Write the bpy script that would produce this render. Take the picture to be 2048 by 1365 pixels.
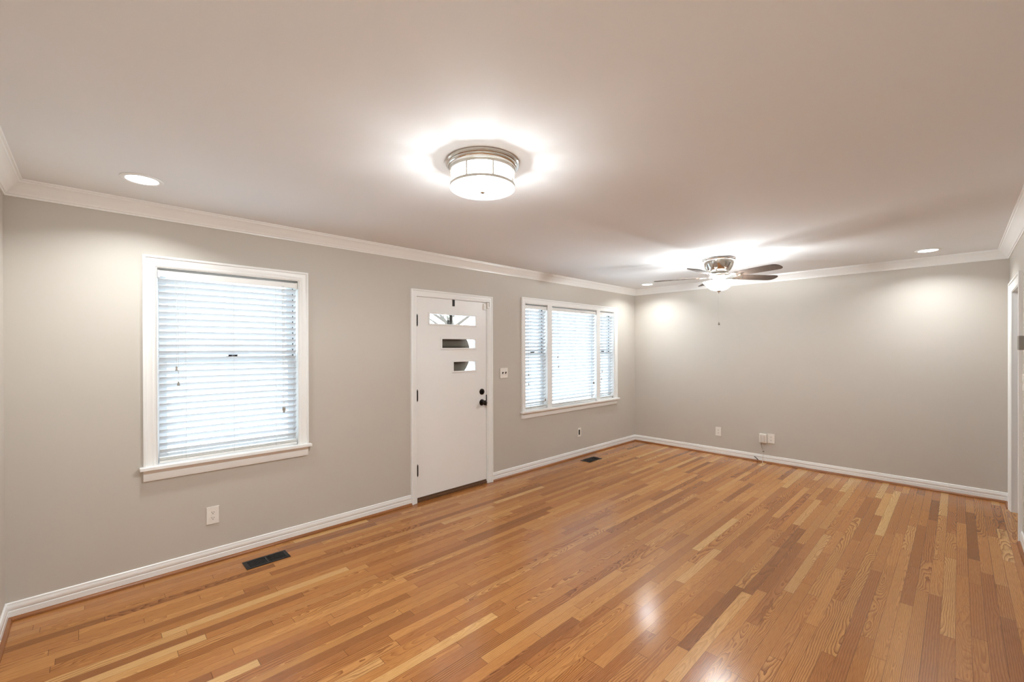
import bpy, bmesh, math, random
from mathutils import Vector, Matrix
random.seed(4)
C = bpy.context.scene.collection
for o in list(bpy.data.objects): bpy.data.objects.remove(o)
R = math.radians
pi = math.pi

# ------------------------------------------------------------------ camera, sky, exposure
EYE = 1.4968
cam_d = bpy.data.cameras.new('camera'); cam = bpy.data.objects.new('camera', cam_d); C.objects.link(cam)
yaw, roll, pit = R(45.913), R(-0.156), R(-0.1625)
fwd0 = Vector((math.cos(yaw), math.sin(yaw), 0)); rt0 = Vector((math.sin(yaw), -math.cos(yaw), 0)); up0 = Vector((0, 0, 1))
fwd = fwd0*math.cos(pit) + up0*math.sin(pit); upp = up0*math.cos(pit) - fwd0*math.sin(pit)
rt = rt0*math.cos(roll) + upp*math.sin(roll); up = upp*math.cos(roll) - rt0*math.sin(roll)
M = Matrix((rt, up, -fwd)).transposed().to_4x4(); M.translation = Vector((0, 0, EYE))
cam.matrix_world = M
cam_d.sensor_width = 36; cam_d.lens = 36*864.58/2048; cam_d.shift_y = 17.83/2048
cam_d.clip_start = 0.02; cam_d.clip_end = 300
bpy.context.scene.camera = cam
vs = bpy.context.scene.view_settings
vs.view_transform = 'Standard'; vs.look = 'None'; vs.gamma = 1; vs.use_curve_mapping = False
vs.exposure = 1.6

SKY_STRENGTH = 2.7
LAMP_COL = (0.915, 0.985, 1.01)
CAN_W = 3.9          # each recessed light
FLUSH_E = 3.0
BOWL_E = 0.9
BULB_W = 10.0
FLUSH_W = 34.0

w = bpy.data.worlds.new('World'); bpy.context.scene.world = w; w.use_nodes = True
nt = w.node_tree; nt.nodes.clear()
wo = nt.nodes.new('ShaderNodeOutputWorld'); bg = nt.nodes.new('ShaderNodeBackground')
tc = nt.nodes.new('ShaderNodeTexCoord'); sx = nt.nodes.new('ShaderNodeSeparateXYZ'); rp = nt.nodes.new('ShaderNodeValToRGB')
nt.links.new(tc.outputs['Generated'], sx.inputs[0]); nt.links.new(sx.outputs['Z'], rp.inputs[0])
rp.color_ramp.elements[0].position = 0.0; rp.color_ramp.elements[0].color = (0.90, 0.95, 1.0, 1)
rp.color_ramp.elements[1].position = 0.6; rp.color_ramp.elements[1].color = (0.62, 0.80, 1.0, 1)
nt.links.new(rp.outputs[0], bg.inputs[0]); bg.inputs[1].default_value = SKY_STRENGTH
nt.links.new(bg.outputs[0], wo.inputs[0])

# ------------------------------------------------------------------ room numbers (metres)
D, L, YR, XL, H = 3.654, 6.310, -0.341, -0.3545, 2.44
TH = 0.17

# ------------------------------------------------------------------ materials
def srgb(r, g, b):
    f = lambda c: (c/12.92 if c <= 0.04045 else ((c+0.055)/1.055)**2.4)
    return (f(r/255), f(g/255), f(b/255), 1)
def mat(name, col, rough=0.5, metal=0.0, noise=0.0, nscale=40, bump=0.0, bscale=200, spec=0.5, emit=None, estr=0.0, trans=0.0, coat=0.0):
    m = bpy.data.materials.new(name); m.use_nodes = True; n = m.node_tree.nodes; l = m.node_tree.links
    b = n['Principled BSDF']; b.inputs['Base Color'].default_value = col; b.inputs['Roughness'].default_value = rough
    b.inputs['Metallic'].default_value = metal; b.inputs['Specular IOR Level'].default_value = spec
    b.inputs['Coat Weight'].default_value = coat
    t = n.new('ShaderNodeTexCoord')
    if noise > 0:
        nz = n.new('ShaderNodeTexNoise'); nz.inputs['Scale'].default_value = nscale; nz.inputs['Detail'].default_value = 4
        l.new(t.outputs['Object'], nz.inputs['Vector'])
        mx = n.new('ShaderNodeMix'); mx.data_type = 'RGBA'
        mx.inputs[6].default_value = tuple(c*(1-noise) for c in col[:3])+(1,); mx.inputs[7].default_value = tuple(min(1, c*(1+noise)) for c in col[:3])+(1,)
        l.new(nz.outputs['Fac'], mx.inputs[0]); l.new(mx.outputs[2], b.inputs['Base Color'])
    if bump > 0:
        nb = n.new('ShaderNodeTexNoise'); nb.inputs['Scale'].default_value = bscale; nb.inputs['Detail'].default_value = 3
        l.new(t.outputs['Object'], nb.inputs['Vector'])
        bp = n.new('ShaderNodeBump'); bp.inputs['Strength'].default_value = bump; bp.inputs['Distance'].default_value = 0.001
        l.new(nb.outputs['Fac'], bp.inputs['Height']); l.new(bp.outputs[0], b.inputs['Normal'])
    if emit:
        b.inputs['Emission Color'].default_value = emit; b.inputs['Emission Strength'].default_value = estr
    if trans > 0:
        tr = n.new('ShaderNodeBsdfTranslucent'); tr.inputs[0].default_value = col
        ms = n.new('ShaderNodeMixShader'); ms.inputs[0].default_value = trans
        l.new(b.outputs[0], ms.inputs[1]); l.new(tr.outputs[0], ms.inputs[2]); l.new(ms.outputs[0], n['Material Output'].inputs[0])
    return m
m_wall = mat('wall_paint', srgb(201, 193, 183), 0.55, noise=0.012, nscale=3, bump=0.12, bscale=260, spec=0.3)
m_ceil = mat('ceiling_paint', srgb(238, 237, 237), 0.8, noise=0.01, nscale=2, bump=0.15, bscale=180, spec=0.2)
m_trim = mat('trim_paint', srgb(244, 242, 239), 0.32, noise=0.01, nscale=8, bump=0.05, bscale=90)
m_door = mat('door_paint', srgb(242, 239, 236), 0.35, noise=0.015, nscale=5, bump=0.06, bscale=60)
m_vinyl = mat('sash_vinyl', srgb(236, 238, 240), 0.35, noise=0.01)
m_slat = mat('blind_slat', srgb(226, 227, 228), 0.4, noise=0.01, trans=0.08)
m_blindrail = mat('blind_rail', srgb(240, 238, 234), 0.4, noise=0.01)
m_cord = mat('blind_cord', srgb(205, 203, 200), 0.8, noise=0.05)
m_tassel = mat('cord_tassel', srgb(150, 142, 132), 0.45, noise=0.05)
m_dark = mat('dark_vinyl_track', srgb(58, 62, 66), 0.5, noise=0.1)
m_bronze = mat('oil_rubbed_bronze', srgb(34, 26, 22), 0.35, metal=0.6, noise=0.25, nscale=60)
m_nickel = mat('polished_nickel', srgb(216, 212, 206), 0.16, metal=1.0, noise=0.02)
m_satin = mat('satin_nickel', srgb(200, 194, 184), 0.38, metal=0.9, noise=0.03)
m_plate = mat('plate_plastic', srgb(238, 232, 224), 0.35, noise=0.01)
m_slot = mat('slot_black', srgb(22, 20, 19), 0.6, noise=0.1)
m_vent = mat('vent_black_metal', srgb(24, 24, 26), 0.4, metal=0.3, noise=0.15)
m_ventin = mat('vent_duct_dark', srgb(8, 8, 8), 0.8, noise=0.1)
m_thermo = mat('thermostat_grey_plastic', srgb(150, 144, 136), 0.45, noise=0.04)
m_cable = mat('white_cable', srgb(214, 206, 196), 0.5, noise=0.03)
m_cabled = mat('black_cable', srgb(30, 27, 25), 0.5, noise=0.1)
m_clip = mat('cable_clip', srgb(120, 108, 96), 0.5, noise=0.1)
m_threshold = mat('threshold_wood', srgb(104, 72, 48), 0.4, noise=0.2, nscale=25)
m_ground = mat('pale_bounce_ground', srgb(214, 210, 202), 0.9, noise=0.3, nscale=6)  # ground colour made pale to bounce daylight up to the ceiling
m_conc = mat('porch_concrete', srgb(206, 204, 200), 0.85, noise=0.08, nscale=12)
m_bark = mat('tree_bark', srgb(96, 84, 74), 0.9, noise=0.25, nscale=14, bump=0.6, bscale=30)
m_leaf = mat('tree_leaves', srgb(150, 170, 138), 0.7, noise=0.3, nscale=5, trans=0.3)
m_ext = mat('exterior_white_paint', srgb(228, 230, 232), 0.6, noise=0.02)
m_signwood = mat('sign_back_board', srgb(128, 112, 98), 0.8, noise=0.22, nscale=9)
m_signbar = mat('sign_dark_brown', srgb(92, 78, 66), 0.8, noise=0.2, nscale=20)

def glow(name, col, s, rough=0.3):
    return mat(name, srgb(245, 243, 240), rough, emit=col, estr=s, noise=0.005)
m_can = glow('led_lens', LAMP_COL+(1,), 4.0)
def frosted(name, col, s, clear):
    m = bpy.data.materials.new(name); m.use_nodes = True; n = m.node_tree.nodes; l = m.node_tree.links; n.remove(n['Principled BSDF'])
    t = n.new('ShaderNodeBsdfTransparent'); e = n.new('ShaderNodeEmission'); e.inputs[0].default_value = col; e.inputs[1].default_value = s
    ms = n.new('ShaderNodeMixShader'); ms.inputs[0].default_value = clear; l.new(e.outputs[0], ms.inputs[1]); l.new(t.outputs[0], ms.inputs[2])
    l.new(ms.outputs[0], n['Material Output'].inputs[0]); return m
m_drum = frosted('drum_frosted_glass', LAMP_COL+(1,), FLUSH_E, 0.23)
m_diff = frosted('diffuser_glass', LAMP_COL+(1,), 1.6, 0.72)
m_bowl = frosted('bowl_frosted_glass', LAMP_COL+(1,), BOWL_E, 0.35)

def glass():
    m = bpy.data.materials.new('window_glass'); m.use_nodes = True; n = m.node_tree.nodes; l = m.node_tree.links
    n.remove(n['Principled BSDF'])
    t = n.new('ShaderNodeBsdfTransparent'); t.inputs[0].default_value = (0.93, 0.96, 0.96, 1)
    g = n.new('ShaderNodeBsdfGlossy'); g.inputs['Roughness'].default_value = 0.02
    f = n.new('ShaderNodeLayerWeight'); p = n.new('ShaderNodeMath'); p.operation = 'POWER'; p.inputs[1].default_value = 5
    q = n.new('ShaderNodeMath'); q.operation = 'MULTIPLY_ADD'; q.inputs[1].default_value = 0.95; q.inputs[2].default_value = 0.04
    f.inputs[0].default_value = 0.5; l.new(f.outputs['Facing'], p.inputs[0]); l.new(p.outputs[0], q.inputs[0])
    ms = n.new('ShaderNodeMixShader'); l.new(q.outputs[0], ms.inputs[0]); l.new(t.outputs[0], ms.inputs[1]); l.new(g.outputs[0], ms.inputs[2])
    l.new(ms.outputs[0], n['Material Output'].inputs[0]); return m
m_glass = glass()

def wood_grain_tex(name, base, dark, scale=(1.5, 40, 40), rough=0.4):
    m = bpy.data.materials.new(name); m.use_nodes = True; n = m.node_tree.nodes; l = m.node_tree.links; b = n['Principled BSDF']
    t = n.new('ShaderNodeTexCoord'); mp = n.new('ShaderNodeMapping'); mp.inputs['Scale'].default_value = scale
    nz = n.new('ShaderNodeTexNoise'); nz.inputs['Scale'].default_value = 2.0; nz.inputs['Detail'].default_value = 5
    mx = n.new('ShaderNodeMix'); mx.data_type = 'RGBA'; mx.inputs[6].default_value = base; mx.inputs[7].default_value = dark
    l.new(t.outputs['Object'], mp.inputs[0]); l.new(mp.outputs[0], nz.inputs['Vector']); l.new(nz.outputs['Fac'], mx.inputs[0]); l.new(mx.outputs[2], b.inputs['Base Color'])
    b.inputs['Roughness'].default_value = rough; return m
m_blade = wood_grain_tex('fan_blade_walnut', srgb(112, 92, 78), srgb(70, 55, 46), (3, 30, 30), 0.45)
m_shoe = wood_grain_tex('stained_oak_shoe', srgb(170, 108, 58), srgb(112, 64, 30), (2, 2, 2), 0.3)

def floor_mat():
    m = bpy.data.materials.new('oak_strip_floor'); m.use_nodes = True; n = m.node_tree.nodes; l = m.node_tree.links; B = n['Principled BSDF']
    def mth(op, a, b=None, c=None, clamp=False):
        x = n.new('ShaderNodeMath'); x.operation = op; x.use_clamp = clamp
        for i, v in enumerate((a, b, c)):
            if v is None: continue
            if isinstance(v, (int, float)): x.inputs[i].default_value = v
            else: l.new(v, x.inputs[i])
        return x.outputs[0]
    def wn(a, b=None):
        cx = n.new('ShaderNodeCombineXYZ'); l.new(a, cx.inputs[0])
        if b is not None: l.new(b, cx.inputs[1])
        cx.inputs[2].default_value = 3.7
        x = n.new('ShaderNodeTexWhiteNoise'); x.noise_dimensions = '3D'; l.new(cx.outputs[0], x.inputs['Vector'])
        s = n.new('ShaderNodeSeparateColor'); l.new(x.outputs['Color'], s.inputs[0]); return s.outputs
    def noise(x, y, z, det=3, rough=0.5):
        cx = n.new('ShaderNodeCombineXYZ')
        for i, v in enumerate((x, y, z)):
            if isinstance(v, (int, float)): cx.inputs[i].default_value = v
            else: l.new(v, cx.inputs[i])
        t = n.new('ShaderNodeTexNoise'); t.inputs['Scale'].default_value = 1; t.inputs['Detail'].default_value = det; t.inputs['Roughness'].default_value = rough
        l.new(cx.outputs[0], t.inputs['Vector']); return t.outputs['Fac']
    def mix(f, a, b, mode='MIX'):
        x = n.new('ShaderNodeMix'); x.data_type = 'RGBA'; x.blend_type = mode
        if isinstance(f, (int, float)): x.inputs[0].default_value = f
        else: l.new(f, x.inputs[0])
        for i, v in ((6, a), (7, b)):
            if isinstance(v, tuple): x.inputs[i].default_value = v
            else: l.new(v, x.inputs[i])
        return x.outputs[2]
    t = n.new('ShaderNodeTexCoord'); s = n.new('ShaderNodeSeparateXYZ'); l.new(t.outputs['Object'], s.inputs[0])
    X, Y = s.outputs[0], s.outputs[1]
    W = 0.0572
    yr = mth('DIVIDE', mth('ADD', Y, 10.0), W); row = mth('FLOOR', yr); v = mth('FRACT', yr)
    rr = wn(row)
    Lr = mth('ADD', 1.3, mth("MULTIPLY", rr[0], 1.0))
    u = mth('ADD', mth('DIVIDE', mth('ADD', X, 10.0), Lr), mth('MULTIPLY', rr[1], 9.0)); cell = mth('FLOOR', u); fr = mth('FRACT', u)
    sp = mth('ADD', 0.22, mth('MULTIPLY', wn(cell, row)[0], 0.56)); sub = mth('GREATER_THAN', fr, sp)
    pid = mth('ADD', mth('MULTIPLY', cell, 2.0), sub)
    idc = wn(pid, mth('ADD', row, 51.3)); idd = wn(mth('ADD', pid, 17.7), row)
    vv = mth('MULTIPLY', mth('SUBTRACT', v, 0.5), W)
    # growth rings cut lengthwise: distance to a slightly tilted trunk axis
    v0 = mth('MULTIPLY', mth('SUBTRACT', idc[1], 0.5), 0.13)
    xl = mth('MULTIPLY', mth('SUBTRACT', fr, mth('ADD', 0.2, mth('MULTIPLY', idd[2], 0.6))), Lr)
    wav = noise(mth('MULTIPLY', X, 2.6), mth('MULTIPLY', Y, 9.0), mth('MULTIPLY', idc[0], 60.0), 2)
    dep = mth('ADD', mth('MULTIPLY', xl, mth('MULTIPLY', mth('SUBTRACT', idc[2], 0.5), 0.16)), mth('MULTIPLY', mth('SUBTRACT', wav, 0.5), 0.075))
    dy = mth('SUBTRACT', vv, v0)
    rad = mth('SQRT', mth('ADD', mth('MULTIPLY', dy, dy), mth('MULTIPLY', dep, dep)))
    wob = noise(mth('MULTIPLY', X, 22.0), mth('MULTIPLY', Y, 60.0), idc[0], 2)
    rad = mth('ADD', rad, mth('MULTIPLY', mth('SUBTRACT', wob, 0.5), 0.0035))
    freq = mth('ADD', 75.0, mth('MULTIPLY', idd[0], 110.0))
    ring = mth('FRACT', mth('MULTIPLY', rad, freq))
    ringd = mth('POWER', ring, 2.2)
    pores = noise(mth('MULTIPLY', X, 14.0), mth('MULTIPLY', Y, 620.0), idc[1], 3, 0.6)
    rp = n.new('ShaderNodeValToRGB'); rp.color_ramp.interpolation = 'LINEAR'
    el = rp.color_ramp.elements
    el[0].position = 0.0; el[0].color = srgb(152, 98, 50); el[1].position = 1.0; el[1].color = srgb(230, 186, 122)
    for p_, c_ in ((0.08, (174, 114, 60)), (0.35, (192, 131, 70)), (0.65, (201, 141, 78)), (0.88, (211, 154, 90))):
        e = el.new(p_); e.color = srgb(*c_)
    l.new(idd[1], rp.inputs[0]); base = rp.outputs[0]
    base = mix(mth("MULTIPLY", idc[0], 0.15), base, srgb(190, 126, 88))
    big = noise(mth('MULTIPLY', X, 1.2), mth('MULTIPLY', Y, 6.0), idc[2], 2)
    base = mix(mth('MULTIPLY', big, 0.28), base, mix(1.0, base, srgb(212, 190, 170), 'MULTIPLY'))
    g = mth('MULTIPLY', ringd, mth('ADD', 0.24, mth('MULTIPLY', idc[2], 0.62)))
    col = mix(g, base, mix(1.0, base, srgb(138, 98, 66), 'MULTIPLY'))
    pr = mth('MULTIPLY', mth('SUBTRACT', pores, 0.42, clamp=True), 1.8, clamp=True)
    col = mix(pr, col, mix(1.0, col, srgb(176, 150, 128), 'MULTIPLY'))
    edge = mth('MINIMUM', v, mth('SUBTRACT', 1.0, v))
    e1 = mth('LESS_THAN', edge, 0.017)
    d1 = mth('MULTIPLY', mth('ABSOLUTE', mth('SUBTRACT', fr, sp)), Lr); d2 = mth('MULTIPLY', mth('MINIMUM', fr, mth('SUBTRACT', 1.0, fr)), Lr)
    e2 = mth('LESS_THAN', mth('MINIMUM', d1, d2), 0.0011)
    seam = mth('MAXIMUM', mth('MULTIPLY', e1, 0.55), mth('MULTIPLY', e2, 0.8))
    col = mix(seam, col, srgb(84, 50, 26))
    l.new(col, B.inputs['Base Color'])
    rg = noise(mth('MULTIPLY', X, 3.0), mth('MULTIPLY', Y, 3.0), 0.0, 3)
    l.new(mth('ADD', 0.135, mth('MULTIPLY', rg, 0.07)), B.inputs['Roughness'])
    B.inputs['Specular IOR Level'].default_value = 0.42
    hgt = mth('SUBTRACT', mth('MULTIPLY', noise(mth('MULTIPLY', X, 5.0), mth('MULTIPLY', Y, 18.0), idc[0], 2), 0.5), mth('MULTIPLY', mth('MAXIMUM', e1, e2), 0.35))
    hgt = mth('SUBTRACT', hgt, mth('MULTIPLY', pr, 0.10))
    bp = n.new('ShaderNodeBump'); bp.inputs['Strength'].default_value = 0.35; bp.inputs['Distance'].default_value = 0.0012
    l.new(hgt, bp.inputs['Height']); l.new(bp.outputs[0], B.inputs['Normal'])
    return m
m_floor = floor_mat()

# ------------------------------------------------------------------ mesh helpers
def obj(name, bm, m, parent=None, smooth=False, bevel=0.0, seg=2):
    me = bpy.data.meshes.new(name)
    bmesh.ops.recalc_face_normals(bm, faces=bm.faces)
    bm.to_mesh(me); bm.free()
    o = bpy.data.objects.new(name, me); C.objects.link(o)
    me.materials.append(m)
    if smooth:
        for p in me.polygons: p.use_smooth = True
        me.set_sharp_from_angle(angle=R(38))
    if bevel > 0:
        b = o.modifiers.new('bevel', 'BEVEL'); b.width = bevel; b.segments = seg; b.limit_method = 'ANGLE'; b.angle_limit = R(40)
    if parent: o.parent = parent; o.matrix_parent_inverse = parent.matrix_basis.inverted()
    return o
def empty(name, loc, rz=0.0):
    o = bpy.data.objects.new(name, None); C.objects.link(o); o.location = loc; o.rotation_euler = (0, 0, rz); o.empty_display_size = 0.05
    return o
def thing(name, label, cat, loc, group=None):
    o = empty(name, loc); o['label'] = label; o['category'] = cat
    if group: o['group'] = group
    return o
def tag(o, label, cat, group=None):
    o['label'] = label; o['category'] = cat
    if group: o['group'] = group
    return o
def struct(o, label=None):
    o['kind'] = 'structure'
    if label: o['label'] = label
    return o
def B(): return bmesh.new()
def box(bm, x0, x1, y0, y1, z0, z1):
    v = [bm.verts.new((x, y, z)) for z in (z0, z1) for y in (y0, y1) for x in (x0, x1)]
    for f in ((0, 1, 3, 2), (4, 6, 7, 5), (0, 4, 5, 1), (2, 3, 7, 6), (0, 2, 6, 4), (1, 5, 7, 3)): bm.faces.new([v[i] for i in f])
    return v
# wall-local frames: (u along the wall, z up, d out into the room)
def FL(u, z, d): return (u, D-d, z)          # long wall with windows
def BK(u, z, d): return (L-d, u, z)          # end wall
def RT(u, z, d): return (u, YR+d, z)         # right wall
def FR(u, z, d): return (XL+d, u, z)         # near end wall
def wbox(bm, f, u0, u1, z0, z1, d0, d1):
    v = [bm.verts.new(f(u, z, d)) for d in (d0, d1) for z in (z0, z1) for u in (u0, u1)]
    for q in ((0, 1, 3, 2), (4, 6, 7, 5), (0, 4, 5, 1), (2, 3, 7, 6), (0, 2, 6, 4), (1, 5, 7, 3)): bm.faces.new([v[i] for i in q])
    return v
def lathe(bm, prof, cx=0, cy=0, seg=48, cap=True):
    rings = []
    for r, z in prof:
        if r < 1e-6: rings.append([bm.verts.new((cx, cy, z))])
        else: rings.append([bm.verts.new((cx+r*math.cos(2*pi*i/seg), cy+r*math.sin(2*pi*i/seg), z)) for i in range(seg)])
    for a, b in zip(rings[:-1], rings[1:]):
        for i in range(seg):
            j = (i+1) % seg
            if len(a) == 1 and len(b) == 1: continue
            if len(a) == 1: bm.faces.new((a[0], b[j], b[i]))
            elif len(b) == 1: bm.faces.new((a[i], a[j], b[0]))
            else: bm.faces.new((a[i], a[j], b[j], b[i]))
    if cap:
        for rg in (rings[0], rings[-1]):
            if len(rg) > 1: bm.faces.new(rg)
def wlathe(bm, f, u, z, prof, seg=28):
    """revolved about the wall normal; prof = (radius, d)"""
    rings = []
    for r, d in prof:
        if r < 1e-6: rings.append([bm.verts.new(f(u, z, d))])
        else: rings.append([bm.verts.new(f(u+r*math.cos(2*pi*i/seg), z+r*math.sin(2*pi*i/seg), d)) for i in range(seg)])
    for a, b in zip(rings[:-1], rings[1:]):
        for i in range(seg):
            j = (i+1) % seg
            if len(a) == 1: bm.faces.new((a[0], b[j], b[i]))
            elif len(b) == 1: bm.faces.new((a[i], a[j], b[0]))
            else: bm.faces.new((a[i], a[j], b[j], b[i]))
    for rg in (rings[0], rings[-1]):
        if len(rg) > 1: bm.faces.new(rg)
def tube(bm, pts, r, seg=8):
    pts = [Vector(p) for p in pts]; rings = []
    for i, p in enumerate(pts):
        t = (pts[min(i+1, len(pts)-1)]-pts[max(i-1, 0)]).normalized()
        a = t.cross(Vector((0, 0, 1)))
        if a.length < 1e-3: a = t.cross(Vector((1, 0, 0)))
        a.normalize(); b = t.cross(a).normalized(); rr = r[i] if isinstance(r, (list, tuple)) else r
        rings.append([bm.verts.new(p+(a*math.cos(2*pi*k/seg)+b*math.sin(2*pi*k/seg))*rr) for k in range(seg)])
    for a, b in zip(rings[:-1], rings[1:]):
        for k in range(seg): bm.faces.new((a[k], a[(k+1) % seg], b[(k+1) % seg], b[k]))
    bm.faces.new(rings[0]); bm.faces.new(rings[-1])
def wall_mesh(bm, f, us, zs, holes, t):
    """slab wall, front at d=0, back at d=-t, rectangular holes (u0,u1,z0,z1)"""
    us = sorted(set(us+[h[0] for h in holes]+[h[1] for h in holes])); zs = sorted(set(zs+[h[2] for h in holes]+[h[3] for h in holes]))
    nu, nz = len(us)-1, len(zs)-1
    def solid(i, k):
        if i < 0 or k < 0 or i >= nu or k >= nz: return False
        cu, cz = (us[i]+us[i+1])/2, (zs[k]+zs[k+1])/2
        return not any(h[0] < cu < h[1] and h[2] < cz < h[3] for h in holes)
    cache = {}
    def V(i, k, s):
        if (i, k, s) not in cache: cache[(i, k, s)] = bm.verts.new(f(us[i], zs[k], 0 if s == 0 else -t))
        return cache[(i, k, s)]
    for i in range(nu):
        for k in range(nz):
            if not solid(i, k): continue
            for s in (0, 1): bm.faces.new((V(i, k, s), V(i+1, k, s), V(i+1, k+1, s), V(i, k+1, s)))
            for (di, dk, a, b) in ((-1, 0, (i, k), (i, k+1)), (1, 0, (i+1, k), (i+1, k+1)), (0, -1, (i, k), (i+1, k)), (0, 1, (i, k+1), (i+1, k+1))):
                if not solid(i+di, k+dk): bm.faces.new((V(*a, 0), V(*b, 0), V(*b, 1), V(*a, 1)))
def molding(bm, f, prof, u0, u1, m0=1, m1=1):
    """prof = list of (d,z); ends mitred by m*d (m=1 inside corner, 0 square)"""
    a = [bm.verts.new(f(u0+m0*d, z, d)) for d, z in prof]; b = [bm.verts.new(f(u1-m1*d, z, d)) for d, z in prof]
    n = len(prof)
    for i in range(n): bm.faces.new((a[i], a[(i+1) % n], b[(i+1) % n], b[i]))
    bm.faces.new(a); bm.faces.new(b)
def casing(bm, f, u0, u1, z0, z1, prof, closed=False, prof_top=None):
    """outer rect u0..u1, top z1, legs down to z0; prof = (w inward, d)"""
    n = len(prof)
    def ring(ps): return [bm.verts.new(f(*p)) for p in ps]
    st = [ring([(u0+w_, z0, d) for w_, d in prof]), ring([(u0+w_, z1-w_, d) for w_, d in prof]), ring([(u1-w_, z1-w_, d) for w_, d in prof]), ring([(u1-w_, z0, d) for w_, d in prof])]
    for a, b in zip(st[:-1], st[1:]):
        for i in range(n): bm.faces.new((a[i], a[(i+1) % n], b[(i+1) % n], b[i]))
    bm.faces.new(st[0]); bm.faces.new(st[-1])

# ------------------------------------------------------------------ shell
W1 = (0.298, 1.174, 0.735, 2.042)          # window openings (u0,u1,z0,z1)
W2 = (3.760, 5.705, 0.735, 2.047)
DR = (2.235, 3.160, 0.0, 2.022)
RD = (5.155, 5.985, 0.0, 2.000)            # doorway in the right wall
bm = B(); box(bm, XL-TH, L+TH, YR-1.6, D+TH, -0.12, 0.0); fl = struct(obj('floor', bm, m_floor), 'glossy honey coloured oak strip floor')
bm = B(); box(bm, XL-TH, L+TH, YR-1.6, D+TH, H, H+0.12); struct(obj('ceiling', bm, m_ceil), 'smooth white painted ceiling')
bm = B(); wall_mesh(bm, FL, [XL-TH, L+TH], [0, H], [W1, W2, DR], TH); struct(obj('wall_left', bm, m_wall), 'long greige wall with two windows and the entry door')
bm = B(); wall_mesh(bm, BK, [YR-1.6, D], [0, H], [], TH); struct(obj('wall_back', bm, m_wall), 'plain greige wall at the far end')
bm = B(); wall_mesh(bm, RT, [XL, L], [0, H], [RD], 0.115); struct(obj('wall_right', bm, m_wall), 'greige wall with the white cased doorway')
bm = B(); wall_mesh(bm, FR, [YR-1.6, D], [0, H], [], TH); struct(obj('wall_front', bm, m_wall), 'greige wall at the near end')
bm = B(); box(bm, XL, L, YR-1.6-0.1, YR-1.6, 0, H); struct(obj('wall_hall', bm, m_wall), 'greige hallway wall beyond the doorway')

crown = [(0, H-0.090), (0.008, H-0.090), (0.010, H-0.080), (0.015, H-0.078), (0.017, H-0.072), (0.024, H-0.064), (0.040, H-0.040), (0.058, H-0.022), (0.066, H-0.018), (0.068, H-0.010), (0.076, H-0.008), (0.078, H-0.0005), (0, H-0.0005)]
base = [(0, 0.0), (0.013, 0.0), (0.013, 0.050), (0.0105, 0.053), (0.0105, 0.055), (0.0125, 0.058), (0.011, 0.080), (0.0075, 0.088), (0.0085, 0.093), (0.004, 0.097), (0, 0.097)]
shoe = [(0.0132, 0.0002), (0.030, 0.0002), (0.0295, 0.007), (0.027, 0.0125), (0.022, 0.017), (0.0132, 0.020)]
for nm, f, a, b, tx in (('trim_1', FL, XL, L, 'white crown molding above the windows'), ('trim_2', BK, YR, D, 'white crown molding on the far end wall'), ('trim_3', RT, XL, L, 'white crown molding above the cased doorway'), ('trim_4', FR, YR, D, 'white crown molding on the near end wall')):
    bm = B(); molding(bm, f, crown, a, b); struct(obj(nm, bm, m_trim, smooth=True), tx)
CW = 0.068
d_u0, d_u1, d_z1 = 2.183, 3.222, 2.077     # outer edges of entry door casing
r_u0, r_u1, r_z1 = 5.070, 6.062, 2.082     # outer edges of doorway casing
bn = 1
def run(name, f, prof, segs, m, tx):
    bm = B()
    for s in segs: molding(bm, f, prof, *s)
    struct(obj(name, bm, m, smooth=True), tx)
sF = [(XL, d_u0, 1, 0), (d_u1, L, 0, 1)]; sB = [(YR, D, 1, 1)]; sR = [(XL, r_u0, 1, 0), (r_u1, L, 0, 1)]
run('baseboard_left', FL, base, sF, m_trim, 'white baseboard under the windows')
run('baseboard_back', BK, base, sB, m_trim, 'white baseboard on the far end wall')
run('baseboard_right', RT, base, sR, m_trim, 'white baseboard beside the doorway')
run('baseboard_front', FR, base, sB, m_trim, 'white baseboard on the near end wall')
run('trim_5', FL, shoe, sF, m_shoe, 'stained oak shoe molding under the windows')
run('trim_6', BK, shoe, sB, m_shoe, 'stained oak shoe molding on the far end wall')
run('trim_7', RT, shoe, sR, m_shoe, 'stained oak shoe molding beside the doorway')
run('trim_8', FR, shoe, sB, m_shoe, 'stained oak shoe molding on the near end wall')

cprof = [(0, 0), (0, 0.021), (0.003, 0.023), (0.013, 0.023), (0.016, 0.020), (0.017, 0.016), (0.022, 0.0165), (0.044, 0.0135), (0.048, 0.0115), (0.052, 0.0135), (0.060, 0.012), (0.066, 0.009), (CW, 0.006), (CW, 0)]

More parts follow.
